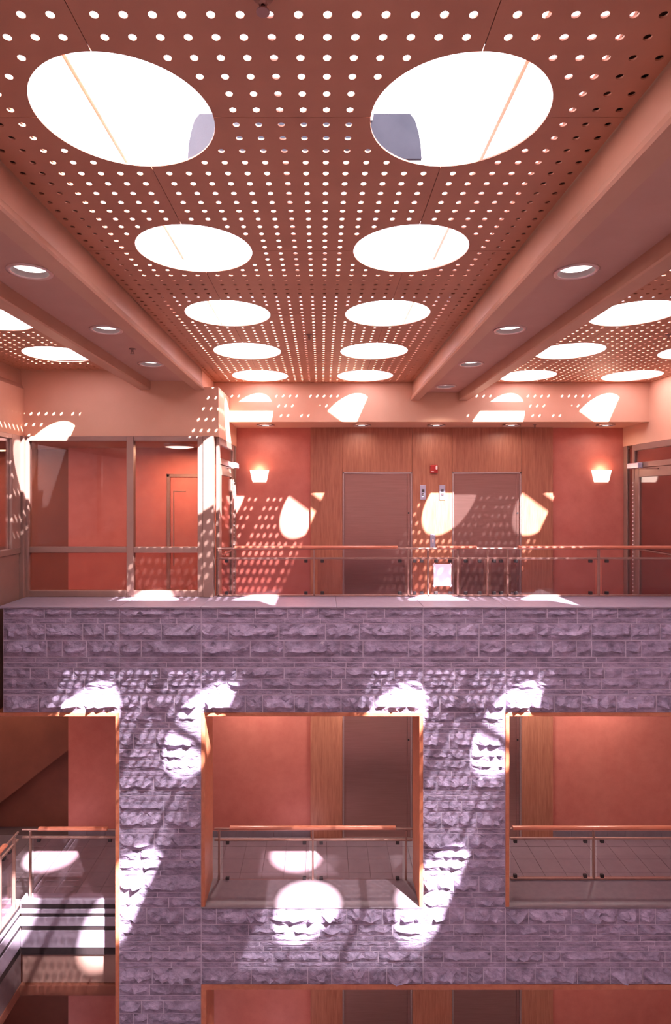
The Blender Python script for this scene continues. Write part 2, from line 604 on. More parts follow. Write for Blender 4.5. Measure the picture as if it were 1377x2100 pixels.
# ------------------------------------------------------------------ beams and soffits between the bays
def beam(x_in, x_out, y0, y1, lab):
    """x_in: the side that faces a bay; its foot runs a little under the boards"""
    s = 1 if x_out > x_in else -1
    poly = [(x_in, ZB), (x_in + s * .012, ZB - .012), (x_out - s * .01, ZB - .012), (x_out, ZB), (x_out, ZC + .03), (x_in + s * .045, ZC + .03), (x_in + s * .03, ZB + .06)]
    o = MB().prism(poly, y0, y1).build('ceiling_beam', M['beam'])
    return tag(o, lab, 'beam', kind='structure')


bl = BAY[0] * 2
bR = [(1.255, 1.395), (2.09, 1.95)]
beam(1.255, 1.395, -3.2, YFA + .01, 'long painted ceiling beam along the right edge of the middle bay')
beam(2.09, 1.95, -3.2, YFA + .01, 'long painted ceiling beam along the left edge of the right bay')
beam(bl - 1.255, bl - 1.395, -3.2, YW + .01, 'long painted ceiling beam along the left edge of the middle bay')
beam(bl - 2.09, bl - 1.95, -3.2, YW + .01, 'long painted ceiling beam along the right edge of the left bay')
beam(XL, XL - .3, -3.2, YW + .01, 'painted ceiling beam along the left wall')
def holed_soffit(x0, x1, y0, y1, holes, r, label):
    loops = [[(x0, y0), (x1, y0), (x1, y1), (x0, y1)]]
    for hx_, hy_ in holes:
        loops.append([(hx_ + r * math.cos(2 * PI * k / 28), hy_ + r * math.sin(2 * PI * k / 28)) for k in range(28)])
    pts, edges = [], []
    for L in loops:
        o = len(pts)
        pts += [Vector(p) for p in L]
        edges += [(o + i, o + (i + 1) % len(L)) for i in range(len(L))]
    vo, _, fo, _, _, _ = geometry.delaunay_2d_cdt(pts, edges, [[0, 1, 2, 3]], 1, 1e-7)
    keep = []
    for f in fo:
        x = sum(vo[i].x for i in f) / len(f)
        y = sum(vo[i].y for i in f) / len(f)
        if all((x - a) ** 2 + (y - b) ** 2 > (r * .99) ** 2 for a, b in holes): keep.append(tuple(reversed(f)))
    o = MB().add([(p.x, p.y, ZS) for p in vo], keep).build('ceiling', M['soffit'])
    return tag(o, label, 'ceiling', kind='structure')


YD = [3.87 + 1.3664 * i for i in range(4)]
holed_soffit(1.395, 1.95, -3.2, YFA + .01, [(1.663, y) for y in YD], .118, 'plain soffit strip with downlights right of the middle bay')
holed_soffit(bl - 1.95, bl - 1.395, -3.2, YW + .01, [(-1.913, y) for y in YD[:3]], .118, 'plain soffit strip with downlights left of the middle bay')

# recessed downlights
def downlight(loc, r=0.142, deep=0.0):
    t = empty('downlight', loc)
    n = 28
    mb = MB()
    mb.lathe([(r, 0), (r, -.008), (r * .86, -.010), (r * .80, -.004), (r * .80, .0)], 0, 0, n)
    mb.build('trim_ring', M['bezel'], t)
    if deep:
        MB().lathe([(r * .80, -.004), (r * .79, deep * .5), (r * .74, deep)], 0, 0, n).build('reflector', M['can'], t)
        MB().lathe([(r * .74, deep), (r * .4, deep - .006), (0.0005, deep - .008)], 0, 0, n).build('lamp', M['downlamp'], t)
    else:
        MB().lathe([(r * .80, -.004), (r * .74, .006), (r * .62, .010)], 0, 0, n).build('reflector', M['can'], t)
        MB().lathe([(r * .62, .010), (r * .4, .004), (0.0005, .002)], 0, 0, n).build('lamp', M['downlamp'], t)
    return t


def lamp_light(name, loc, power, size=0.2, col=(1.0, .90, .82), spread=PI * .9):
    ld = bpy.data.lights.new(name, 'AREA')
    ld.shape = 'DISK'
    ld.size = size
    ld.energy = power
    ld.color = col
    ld.spread = spread
    lo = bpy.data.objects.new(name, ld)
    C.objects.link(lo)
    lo.location = loc
    return lo


proto = None
order = ['nearest', 'second', 'third', 'farthest']
for i, y in enumerate(YD):
    d = downlight((1.663, y, ZS), deep=.030) if proto is None else copy_tree(proto)
    proto = proto or d
    d.location = (1.663, y, ZS)
    tag(d, '%s round recessed downlight in the soffit strip right of the middle bay' % order[i], 'downlight', 'downlights in the right soffit strip')
    lamp_light('downlight_lamp', (1.663, y, ZS + .016), 6, .05, spread=PI * .6)
for i, y in enumerate(YD[:3]):
    d = copy_tree(proto)
    d.location = (-1.913, y, ZS)
    tag(d, '%s round recessed downlight in the soffit strip left of the middle bay' % ['nearest', 'middle', 'farthest'][i], 'downlight', 'downlights in the left soffit strip')
    lamp_light('downlight_lamp', (-1.913, y, ZS + .016), 6, .05, spread=PI * .6)
flat = None
for i, x in enumerate([-.84, .59, 1.70, 2.82, 4.22]):
    d = downlight((x, 8.80, ZFB - .012)) if flat is None else copy_tree(flat)
    flat = flat or d
    d.scale = (.95, .95, 1)
    d.location = (x, 8.80, ZFB - .012)
    tag(d, 'flat round downlight in the lobby soffit, %s of five from the left' % ['first', 'second', 'third', 'fourth', 'fifth'][i], 'downlight', 'downlights in the lobby soffit')
    lamp_light('downlight_lamp', (x, 8.80, ZFB - .03), 2)

# sprinkler heads
def sprinkler(loc, lab):
    t = empty('sprinkler_head', loc)
    MB().lathe([(.033, 0), (.033, -.006), (.012, -.010), (.012, -.028), (.007, -.030)], 0, 0, 16).build('body', M['railsteel'], t)
    mb = MB()
    mb.cyl((-.012, 0, -.026), (-.006, 0, -.052), .003, n=6).cyl((.012, 0, -.026), (.006, 0, -.052), .003, n=6)
    mb.cyl((0, 0, -.050), (0, 0, -.054), .022, n=16)
    mb.build('deflector', M['railsteel'], t)
    tag(t, lab, 'sprinkler')


sprinkler((-.19, 1.90, ZC), 'small pendant sprinkler at the top edge of the perforated ceiling')
sprinkler((-.13, 5.92, ZC), 'small pendant sprinkler between the skylight openings of the middle bay')
sprinkler((3.47, 5.92, ZC), 'small pendant sprinkler in the perforated right ceiling bay')
sprinkler((-1.90, 5.92, ZS), 'small pendant sprinkler in the left soffit strip between two downlights')
sprinkler((3.15, 8.75, ZFB), 'small pendant sprinkler in the lobby soffit between two downlights')

# ------------------------------------------------------------------ fascias
sbox('wall_fascia', M['fascia'], 'pale fascia above the elevator lobby catching sun patches', 'wall', XRET - .5, XR + .4, YFA, 9.4, ZFB, ZC + .02)
o = MB().box(XL - .4, -1.545, YW, 9.5, ZGB, ZC + .02).box(-1.545, XRET, YW, 9.5, ZGB, EYE + 1.385).build('wall_fascia', M['fascia'])
tag(o, 'pale boxed fascia above the glazed room on the left', 'wall', kind='structure')
sbox('wall_fascia', M['fascia'], 'pale fascia along the left wall above the side glazing', 'wall', XL - .4, XL, 3.0, YW, ZGB, ZB)
o = MB().box(XR, XR + .5, 3.0, 9.5, ZGB, ZC).build('wall_fascia', M['fascia'])
tag(o, 'pale fascia on the right wall above the glass door', 'wall', kind='structure')

# ------------------------------------------------------------------ floors, back walls
XT = PX(140, YR)
XWR = 6.4
fl = struct('floor', 'upper gallery floor slab', 'floor')
MB().box(-7.2, XWR, YL, 11.0, -.70, 0).build('floor_slab', M['tile'], fl)
fl1 = struct('floor', 'lower gallery floor of square mauve tiles', 'floor')
MB().box(-7.2, XWR, YL, 11.0, Z_LB - .02, Z_F1 - .008).build('floor_slab', M['grout'], fl1)
MB().box(-7.2, PX(43, YL), 2.0, YL, -4.40, Z_F1 - .008).build('floor_slab', M['grout'], fl1)
TS = 0.305
tm = MB().rbox(-TS / 2 + .0025, TS / 2 - .0025, -TS / 2 + .0025, TS / 2 - .0025, -.010, 0, .002).mesh('tile', M['tile'])
xs = [(-4.2 + TS * (i + .5)) for i in range(34)]
ys = [YL + .16 + TS * j for j in range(6)]
for j, y in enumerate(ys):
    for x in xs:
        obj('tile', tm, fl1, (x, y - .004, Z_F1))
for i in range(7):
    for j in range(6):
        obj('tile', tm, fl1, (-4.2 - TS * (i + .5), YL + .156 + TS * j, Z_F1))
sbox('floor', M['pavement'], 'ground floor of the atrium far below', 'floor', -7.2, 7.2, -4, 11, -8.2, -8.0)
sbox('floor', M['tile'], 'lowest gallery floor slab', 'floor', -7.2, XWR, YL, 11, -7.6, -7.04)

wr = MB()
wr.box(XT, XWR, YR, YR + .14, -7.04, ZFB)
tag(wr.build('wall_back', M['plaster']), 'red plaster wall behind the elevator lobbies', 'wall', kind='structure')
bb = struct('baseboard_back', 'pale tiled base along the red wall of the lower gallery', 'baseboard')
for x0, x1 in [(XT, PX(638, YWD)), (PX(1136, YWD), XWR)]:
    n = int((x1 - x0) / .305) + 1
    w = (x1 - x0) / n
    for i in range(n):
        MB().rbox(x0 + w * i + .0015, x0 + w * (i + 1) - .0015, YR - .010, YR, Z_F1, Z_F1 + .10, .002).build('tile', M['tile'], bb)
# recess left of the red wall: brown back wall, stair flight on the lower floor
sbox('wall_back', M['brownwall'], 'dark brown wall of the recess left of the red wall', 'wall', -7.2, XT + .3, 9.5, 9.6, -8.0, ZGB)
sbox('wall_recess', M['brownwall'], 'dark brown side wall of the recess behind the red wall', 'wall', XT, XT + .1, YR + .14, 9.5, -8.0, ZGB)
st = MB()
sx0, sz0 = PX(-20, 9.3), PZ(1662, 9.3)
sx1, sz1 = PX(170, 9.3), PZ(1515, 9.3)
# sloping underside of the flight that rises to the right behind the red wall
sl = (sz1 - sz0) / (sx1 - sx0)
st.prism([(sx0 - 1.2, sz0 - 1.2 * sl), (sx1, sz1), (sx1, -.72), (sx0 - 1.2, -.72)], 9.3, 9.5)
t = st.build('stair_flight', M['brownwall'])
tag(t, 'dark stair flight sloping up behind the lower left opening', 'stair', kind='structure')
sbox('wall_left', M['sidewall'], 'outer left wall of the galleries', 'wall', -7.3, -7.2, -4, 11, -8, 4.6)
sbox('wall_right', M['sidewall'], 'outer right wall of the atrium', 'wall', XWR, XWR + .1, -4, 9.6, -8, ZC)

# ------------------------------------------------------------------ stone walls
def rock(x0, x1, z0, z1, rng):
    """one pitched-face stone: flat margins, a broken ridge that stands proud, lit slope above and a shaded one below"""
    L, H = x1 - x0, z1 - z0
    g = 0.005
    x0 += g; x1 -= g; z0 += g; z1 -= g
    L, H = x1 - x0, z1 - z0
    amp = .012 + H * rng.uniform(.32, .54)
    if H < .08: amp = rng.uniform(.014, .028)
    nx = max(3, min(12, int(L / .045)))
    nz = 3 if H < .08 else (4 if H < .15 else 5)
    rid = [rng.uniform(.30, .62) for _ in range(nx + 1)]
    for i in range(1, nx): rid[i] = (rid[i - 1] + rid[i] * 2) / 3
    bul = [amp * rng.uniform(.45, 1.1) for _ in range(nx + 1)]
    vs, fs = [], []
    for j in range(nz + 1):
        for i in range(nx + 1):
            u, v = i / nx, j / nz
            edge = (i in (0, nx)) or (j in (0, nz))
            if edge:
                y = rng.uniform(.002, .008)
                ju = jv = 0
            else:
                r = rid[i] * .85
                p = (v / r) ** .8 if v < r else ((1 - v) / (1 - r)) ** 1.15
                y = bul[i] * p + rng.uniform(-.2, .2) * amp
                if i in (1, nx - 1): y *= .75
                ju = rng.uniform(-.28, .28) / nx
                jv = rng.uniform(-.22, .22) / nz
                if j == 1: y *= .6; jv = abs(jv)
            vs.append((x0 + (u + ju) * L, YF - y, z0 + (v + jv) * H))
    w = nx + 1
    for j in range(nz):
        for i in range(nx):
            a, b, c, d = j * w + i, j * w + i + 1, (j + 1) * w + i + 1, (j + 1) * w + i
            if rng.random() < .5: fs += [(a, b, c), (a, c, d)]
            else: fs += [(a, b, d), (b, c, d)]
    rim = [i for i in range(w)] + [j * w + nx for j in range(1, nz + 1)] + [nz * w + i for i in range(nx - 1, -1, -1)] + [j * w for j in range(nz - 1, 0, -1)]
    o = len(vs)
    for i in rim: vs.append((vs[i][0], YF + .03, vs[i][2]))
    n = len(rim)
    for k in range(n): fs.append((rim[k], o + k, o + (k + 1) % n, rim[(k + 1) % n]))
    mb = MB()
    mb.add(vs, fs)
    return mb


def courses(wall, segs, zs, rng, clip=None):
    """segs: x positions of the straight control joints; zs: course lines from the top down"""
    for k in range(len(zs) - 1):
        z1, z0 = zs[k], zs[k + 1]
        h = z1 - z0
        for s in range(len(segs) - 1):
            a, b = segs[s], segs[s + 1]
            x = a
            while x < b - .01:
                L = rng.choice([.19, .28, .36, .42, .52, .60]) if h > .08 else rng.choice([.22, .36, .5, .66, .8])
                L *= rng.uniform(.85, 1.15)
                if x + L > b - .14: L = b - x
                if L > .75: L = L / 2
                rock(x, x + L, z0, z1, rng).build('brick', M['stone'], wall)
                x += L


rng = random.Random(5)
X_A, X_B, X_C, X_D, X_E, X_END = PX(7, YF), PX(245, YF), PX(413, YF), PX(868, YF), PX(1037, YF), 5.0
zz = lambda ys: [PZ(y, YF) for y in ys]
w1 = struct('wall_front', 'upper band of rock-faced grey stone below the ledge', 'wall')
MB().box(X_A, X_END, YF - .001, YF + .13, Z_SP0, Z_LED - .02).build('mortar', M['mortar'], w1)
MB().box(X_A, X_END, YF + .13, YW - .02, Z_SP0 + .05, Z_LED - .03).build('wall_core', M['ledge'], w1)
courses(w1, [X_A, X_B, X_C, X_D, X_E, X_END], zz([1247, 1267.5, 1279, 1313, 1347.5, 1358, 1369.5, 1391.5, 1413.5, 1424.5, 1461]), rng)
w2 = struct('wall_front', 'lower band of rock-faced grey stone under the openings', 'wall')
MB().box(X_C, X_END, YF - .001, YF + .13, Z_LB, Z_LS - .02).build('mortar', M['mortar'], w2)
MB().box(X_C, X_END, YF + .13, YL, Z_LB + .05, Z_LS - .025).build('wall_core', M['ledge'], w2)
courses(w2, [X_C, X_D, X_E, X_END], zz([1861.5, 1895.5, 1918.5, 1930, 1939.5, 1950.5, 1973, 1983, 2018]), rng)
pil = [1461, 1482, 1493.3, 1504.3, 1536.6, 1559.6, 1580.5, 1591.8, 1621, 1631.5, 1642.5, 1665, 1698.4, 1709, 1742, 1763.5, 1785.3, 1796, 1829.5, 1840.5, 1861]
w3 = struct('column', 'rock-faced stone pier between the left and middle openings', 'column')
low = [1895.5, 1919, 1930, 1939.5, 1950.5, 1973, 1984, 2018, 2041, 2052, 2078, 2100, 2135, 2170, 2200]
MB().box(X_B, X_C, YF - .001, YL, PZ(2200, YF), Z_SP0).build('mortar', M['mortar'], w3)
courses(w3, [X_B, X_C], zz(pil + low), rng)
w4 = struct('column', 'rock-faced stone pier between the middle and right openings', 'column')
MB().box(X_D, X_E, YF - .001, YL, Z_LS - .02, Z_SP0).build('mortar', M['mortar'], w4)
courses(w4, [X_D, X_E], zz(pil), rng)
MB().box(X_B, X_C, YF + .1, YL, -8.0, PZ(2200, YF)).build('column_base', M['mortar'], w3)

# ledge slabs on top of the upper band, sills of the lower openings
ld = struct('window_ledge', 'smooth mauve stone ledge along the top of the upper stone band', 'ledge')
js = [X_A - .05, X_B, X_C, PX(691, YF), X_D, X_E, X_END]
for a, b in zip(js, js[1:]):
    MB().rbox(a + .001, b - .001, YF - .03, YW + .06, Z_LED - .022, Z_LED, .004).build('slab', M['ledge'], ld)
for a, b, lab in [(X_C, X_D, 'smooth mauve sill slab of the middle opening'), (X_E, X_END, 'smooth mauve sill slab of the right opening')]:
    s = MB().rbox(a, b, YF - .015, YL + .02, Z_LS - .020, Z_LS, .004).build('window_sill', M['sill'])
    tag(s, lab, 'sill', kind='structure')

# wood linings of the openings
def lining(name, x0, x1, z0, z1, y0, y1, lab, left=True, right=True, th=.045):
    t = struct(name, lab, 'trim')
    MB().rbox(x0, x1, y0, y1, z1 - th, z1, .004).build('head', M['woodtrim'], t)
    if left: MB().rbox(x0, x0 + th, y0, y1, z0, z1 - th, .004).build('jamb', M['woodtrim'], t)
    if right: MB().rbox(x1 - th, x1, y0, y1, z0, z1 - th, .004).build('jamb', M['woodtrim'], t)
    return t


lining('trim_1', X_C, X_D, Z_LS, Z_SP0, YF - .012, YL, 'orange wood lining of the middle opening')
lining('trim_2', X_E, X_END, Z_LS, Z_SP0, YF - .012, YL, 'orange wood lining of the right opening', right=False)
lining('trim_3', -5.5, X_B, -7.6, Z_SP0, YF - .012, YL, 'orange wood lining of the left opening', left=False)
lining('trim_4', X_C, X_END, -7.6, Z_LB, YF - .012, YL, 'orange wood lining of the lowest opening', right=False, th=.062)

# ------------------------------------------------------------------ elevator walls on each floor
def lobby(zf, ztop, floor_name, fixtures):
    wp = struct('wall_panel', 'cherry wood panelling around the elevator doors on the %s floor' % floor_name, 'panelling')
    zd = zf + (PZ(968, YWD) - 0.0)
    X = [PX(p, YWD) for p in (637, 703, 846, 928, 1070, 1135)]
    g = .0015
    for a, b, z0, z1 in [(X[0], X[1], zf, ztop), (X[1], X[2], zd, ztop), (X[2], X[3], zf, ztop), (X[3], X[4], zd, ztop), (X[4], X[5], zf, ztop)]:
        MB().rbox(a + g, b - g, YWD, YR + .06, z0 + g, z1, .003).build('panel', M['wood'], wp)
    for i, (a, b) in enumerate([(X[1], X[2]), (X[3], X[4])]):
        d = struct('door_%d' % (1 + i), 'brushed steel elevator door on the %s of the pair on the %s floor' % (['left', 'right'][i], floor_name), 'elevator door')
        yb = YR - .005
        e = .026
        MB().rbox(a, a + e, YWD - .006, yb, zf, zd, .003).rbox(b - e, b, YWD - .006, yb, zf, zd, .003).rbox(a, b, YWD - .006, yb, zd - e, zd, .003).build('frame', M['steel'], d)
        MB().rbox(a + e, b - .075, yb - .012, yb + .01, zf, zd - e, .003).build('leaf', M['doorsteel'], d)
        MB().rbox(b - .074, b - e, yb - .018, yb + .01, zf, zd - e, .003).build('leaf', M['doorsteel'], d)
        MB().box(a + e, b - e, yb - .03, yb, zf, zf + .012).build('sill', M['steel'], d)
        k = MB().cyl((b - .055, yb - .022, zf + 1.52), (b - .055, yb - .016, zf + 1.52), .014, n=14).build('keyhole', M['black'], d)
        k.scale = (1, 1, 1)
    return X


def pr(px): return PX(px, YWD)


lobby(0, ZFB, 'upper', True)
lobby(Z_F1, -.70, 'lower', False)
lobby(-7.04, Z_LB - .05, 'lowest', False)

# hall indicators, call station, fire strobe
for i, px in enumerate((868, 907.5)):
    x = pr(px)
    t = empty('hall_indicator', (x, YWD, PZ(1010, YWD)))
    MB().rbox(-.045, .045, -.012, 0, -.112, .112, .004).build('plate', M['plate'], t)
    for z in (.030, -.030):
        d = MB().rbox(-.020, .020, -.015, -.011, z - .020, z + .020, .002).build('display', M['black'], t)
        MB().box(-.012, -.002, -.0165, -.015, z - .010, z + .012).box(.003, .012, -.0165, -.015, z - .010, z + .012).build('digit', M['can'], d)
    tag(t, ['steel floor indicator plate nearer the left elevator', 'steel floor indicator plate nearer the right elevator'][i], 'indicator')
t = empty('call_station', (pr(888), YWD, PZ(1109, YWD)))
MB().rbox(-.040, .040, -.012, 0, -.105, .105, .004).build('plate', M['plate'], t)
for z in (.012, -.016):
    MB().cyl((0, -.012, z), (0, -.022, z), .013, n=16).build('button', M['lens'], t)
for z in (.085, -.085):
    MB().cyl((0, -.012, z), (0, -.014, z), .006, n=10).build('screw', M['can'], t)
tag(t, 'steel elevator call plate with two pale round buttons between the doors', 'call button')
t = empty('fire_strobe', (pr(890), YWD, PZ(962, YWD)))
MB().rbox(-.058, .058, -.045, 0, -.062, .062, .010).build('housing', M['redplastic'], t)
MB().rbox(.020, .048, -.068, -.044, -.010, .048, .008).build('strobe_lens', M['lens'], t)
MB().rbox(-.046, -.004, -.049, -.044, -.046, -.034, .002).build('lettering_strip', M['lens'], t)
tag(t, 'red fire alarm strobe above the elevator call plate', 'alarm')

# wall sconces
for i, px in enumerate((532.5, 1233)):
    x, z = PX(px, YR), PZ(977, YR)
    t = empty('wall_sconce', (x, YR, z))
    mb = MB()
    n = 12
    vs = []
    for k, (w, d, h) in enumerate([(.150, .115, .095), (.135, .105, .03), (.118, .09, -.055), (.104, .07, -.092)]):
        for q in range(n + 1):
            a = PI * q / n
            cx = -math.cos(a)
            cy = -math.sin(a) ** .6
            vs.append((w * cx, d * cy, h))
    fs = []
    for k in range(3):
        for q in range(n):
            a = k * (n + 1) + q
            fs.append((a, a + 1, a + n + 2, a + n + 1))
    fs.append(tuple(range(3 * (n + 1), 4 * (n + 1))))
    mb.add(vs, fs, True)
    mb.build('shade', M['glow'], t)
    MB().rbox(-.06, .06, -.02, 0, -.06, .04, .004).build('back_plate', M['steel'], t)
    tag(t, ['glowing white bowl sconce on the red wall left of the elevators', 'glowing white bowl sconce on the red wall right of the elevators'][i], 'wall lamp')
    pl = bpy.data.lights.new('sconce_lamp', 'POINT')
    pl.energy = 1.2
    pl.color = (1, .62, .38)
    pl.shadow_soft_size = .03
    po = bpy.data.objects.new('sconce_lamp', pl)
    C.objects.link(po)
    po.location = (x, YR - .075, z + .12)

# ------------------------------------------------------------------ glazed walls
def bars(t, mat, lst):
    for nm, b in lst:
        MB().rbox(*b, .005).build(nm, mat, t)


zL = Z_LED
FR = M['frame']
w = struct('window_1', 'bronze framed window wall above the ledge, clear panes over frosted ones', 'window')
y0, y1 = YW - .05, YW + .05
X = lambda p: PX(p, YW)
Zp = lambda p: PZ(p, YW)
bars(w, FR, [
    ('post', (X(47), X(62), y0, y1, zL, ZGB)),
    ('mullion', (X(262), X(276), y0, y1, zL, ZGB)),
    ('post', (X(407), X(418), y0, y1, zL, ZGB)),
    ('post', (X(418.5), X(440), y0 - .015, y1, zL, ZGB)),
    ('head_rail', (X(62), X(262), y0 + .01, y1, Zp(905), ZGB)),
    ('head_rail', (X(276), X(407), y0 + .01, y1, Zp(905), ZGB)),
    ('transom', (X(62), X(262), y0 + .005, y1, Zp(1133), Zp(1121))),
    ('transom', (X(276), X(407), y0 + .005, y1, Zp(1133), Zp(1121))),
    ('sill_rail', (X(62), X(262), y0 + .005, y1, zL, Zp(1210))),
    ('sill_rail', (X(276), X(407), y0 + .005, y1, zL, Zp(1210))),
])
for a, b in [(62, 262), (276, 407)]:
    MB().box(X(a), X(b), YW - .003, YW + .003, Zp(1121), Zp(905)).build('pane', M['glass'], w)
    MB().box(X(a), X(b), YW - .003, YW + .003, Zp(1210), Zp(1133)).build('frosted_pane', M['frost'], w)
# left side window wall
w = struct('window_2', 'bronze framed side window wall at the left edge', 'window')
xa, xb = XL - .05, XL + .02
bars(w, FR, [
    ('post', (XL - .03, XL + .05, YW - .11, YW - .045, zL - .1, ZGB)),
    ('post', (xa, xb, YW - .33, YW - .12, Zp(1121), ZGB)),
    ('head_rail', (xa, xb, 3.0, YW - .33, ZGB - .06, ZGB)),
    ('transom', (xa, xb, 3.0, YW - .12, Zp(1133), Zp(1121))),
    ('post', (xa, xb, 4.9, 5.0, zL - .1, ZGB - .06)),
    ('spandrel', (xa + .02, xb - .02, 3.0, YW - .12, -.75, Zp(1133))),
])
for a, b in [(3.0, 4.9), (5.0, YW - .33)]:
    MB().box(XL - .018, XL - .012, a, b, Zp(1121), ZGB - .06).build('pane', M['glass'], w)

# glazed return with door on each side of the lobby
def glazed_return(name, x, s, lab):
    """s: side of the room from which the lobby is seen (+1: lobby lies at larger x)"""
    t = struct(name, lab, 'glass door')
    a, b = x - .045 * s, x
    zt = PZ(958, 9.0)
    bars(t, FR, [
        ('post', (a, b, YW + .06, YW + .14, 0, ZGB)),
        ('post', (a, b, 9.08, 9.18, 0, ZGB)),
        ('post', (a, b, 8.86, 8.93, 0, ZGB)),
        ('head_rail', (a, b, YW + .14, 8.86, ZGB - .09, ZGB)),
        ('transom', (a, b, YW + .14, 8.86, zt - .02, zt + .06)),
        ('stile', (a + .006 * s, b - .004 * s, 8.74, 8.855, .01, zt - .025)),
        ('stile', (a + .006 * s, b - .004 * s, YW + .15, YW + .26, .01, zt - .025)),
        ('rail', (a + .006 * s, b - .004 * s, YW + .26, 8.74, zt - .16, zt - .025)),
        ('rail', (a + .006 * s, b - .004 * s, YW + .26, 8.74, .01, .26)),
    ])
    xm = x - .022 * s
    MB().box(xm - .003, xm + .003, YW + .26, 8.74, .26, zt - .16).build('pane', M['glass'], t)
    MB().box(xm - .003, xm + .003, YW + .14, 8.86, zt + .06, ZGB - .09).build('pane', M['glass'], t)
    MB().box(xm - .003, xm + .003, 8.93, 9.08, .05, ZGB - .05).build('pane', M['glass'], t)
    MB().rbox(x, x + .075 * s, 8.62, 8.94, zt - .03, zt + .05, .008).build('door_closer', M['plate'], t)
    MB().cyl((x + .04 * s, 8.64, zt - .035), (x + .02 * s, 8.20, zt - .055), .009, n=8).build('closer_arm', M['railsteel'], t)
    mb = MB()
    for k in range(30):
        z = .30 + k * .058
        mb.cyl((x, 8.895, z), (x + .012 * s, 8.895, z), .010, .006, n=8)
    o = mb.build('pale_studs', M['lens'], t)  # column of small pale round studs on the post
    mb = MB()
    mb.cyl((x + .02 * s, 8.70, 1.0), (x + .02 * s, YW + .2, 1.0), .011, n=10)
    mb.cyl((x - .01 * s, 8.66, 1.0), (x + .02 * s, 8.66, 1.0), .012, n=10)
    mb.build('push_bar', M['railsteel'], t)
    return t


glazed_return('window_3', XRET, 1, 'narrow glazed return with a glass door left of the lobby')
glazed_return('window_4', XR, -1, 'bronze framed glass door and sidelight right of the lobby')

# interior of the glazed room
sbox('ceiling', M['soffit'], 'ceiling of the glazed room on the left', 'ceiling', -7.2, XRET - .1, YW + .1, 11, ZGB - .02, ZGB)
lt = empty('ceiling_lamp', (-2.05, 8.5, ZGB - .02))
MB().lathe([(.22, 0), (.22, -.03), (.20, -.045)], 0, 0, 28).build('ring', M['bezel'], lt)
MB().lathe([(.20, -.045), (.12, -.06), (.0005, -.065)], 0, 0, 28).build('diffuser', M['glow'], lt)
tag(lt, 'round ceiling lamp inside the glazed room on the left', 'ceiling lamp')
lamp_light('ceiling_lamp', (-2.05, 8.5, ZGB - .10), 22, .4, (1, .66, .42), PI)
lamp_light('recess_light', (-4.9, 8.9, ZGB - .08), 9, .4, (1, .66, .42), PI)
lamp_light('recess_light', (-4.9, 8.7, -.76), 10, .3, (1, .70, .5), PI)  # added light without a fixture, brightens the lower brown recess
# door inside the room, on the far red wall
dr = struct('door_3', 'plain framed door on the red wall inside the glazed room', 'door')
xa, xb, zt = PX(343, YR), PX(420, YR), PZ(972, YR)
MB().rbox(xa, xa + .05, YR - .03, YR, 0, zt, .004).rbox(xa, xb, YR - .03, YR, zt - .05, zt, .004).build('frame', M['frame'], dr)
lf = MB().rbox(xa + .06, xb, YR - .022, YR, 0.01, zt - .06, .004).build('leaf', M['plaster'], dr)
MB().rbox(xa + .10, xa + .115, YR - .03, YR - .02, .70, 1.85, .002).rbox(xa + .10, xa + .30, YR - .03, YR - .02, 1.85, 1.865, .002).build('vision_frame', M['frame'], lf)

# ------------------------------------------------------------------ railings
def railing(loc, rz, length, z_hand, z_tube, z_base, posts, wood, label, panels=True, post_z0=None, hand_ext=(0, 0)):
    """local x runs along the rail; z values are world heights"""
    t = empty('glass_railing', loc, rz)
    bz = loc[2]
    zh, zt, zb = z_hand - bz, z_tube - bz, z_base - bz
    MB().cyl((-hand_ext[0], 0, zh - .018), (length + hand_ext[1], 0, zh - .018), .013, n=12).build('steel_rail', M['railsteel'], t)
    for a, b in wood:
        mb = MB()
        n = 14
        sec = [(.036 * math.cos(2 * PI * i / n), .022 * math.sin(2 * PI * i / n)) for i in range(n)]
        vs = [(a, y, zh + z - .004) for y, z in sec] + [(b, y, zh + z - .004) for y, z in sec]
        mb.add(vs, [(i, (i + 1) % n, (i + 1) % n + n, i + n) for i in range(n)], True)
        mb.add(vs[:n], [tuple(range(n))])
        mb.add(vs[n:], [tuple(range(n - 1, -1, -1))])
        mb.build('wood_handrail', M['handrail'], t)
    MB().rbox(0, length, -.014, .014, zt - .012, zt + .012, .004).build('top_channel', M['railsteel'], t)
    MB().rbox(0, length, -.020, .020, zb, zb + .022, .004).build('base_channel', M['railsteel'], t)
    for x in posts:
        p = MB().rbox(x - .011, x + .011, -.020, .020, zb, zh - .03, .003).build('post', M['railsteel'], t)
        MB().cyl((x, 0, zh - .032), (x, 0, zh - .014), .008, n=8).build('saddle', M['railsteel'], p)
    ps = sorted(posts)
    for a, b in zip(ps, ps[1:]):
        if b - a < .12: continue
        gp = MB().box(a + .045, b - .045, -.005, .005, zb + .030, zt - .016).build('glass_panel', M['railglass'], t)
        w_ = min(.10, (b - a) * .25)
        for x in (a + .045 + w_ * .6, b - .045 - w_ * .6):
            for z in (zt - .035, zb + .045):
                MB().rbox(x - .022, x + .022, -.016, .016, z - .020, z + .020, .003).build('glass_clip', M['darksteel'], gp)
    tag(t, label, 'railing')
    return t


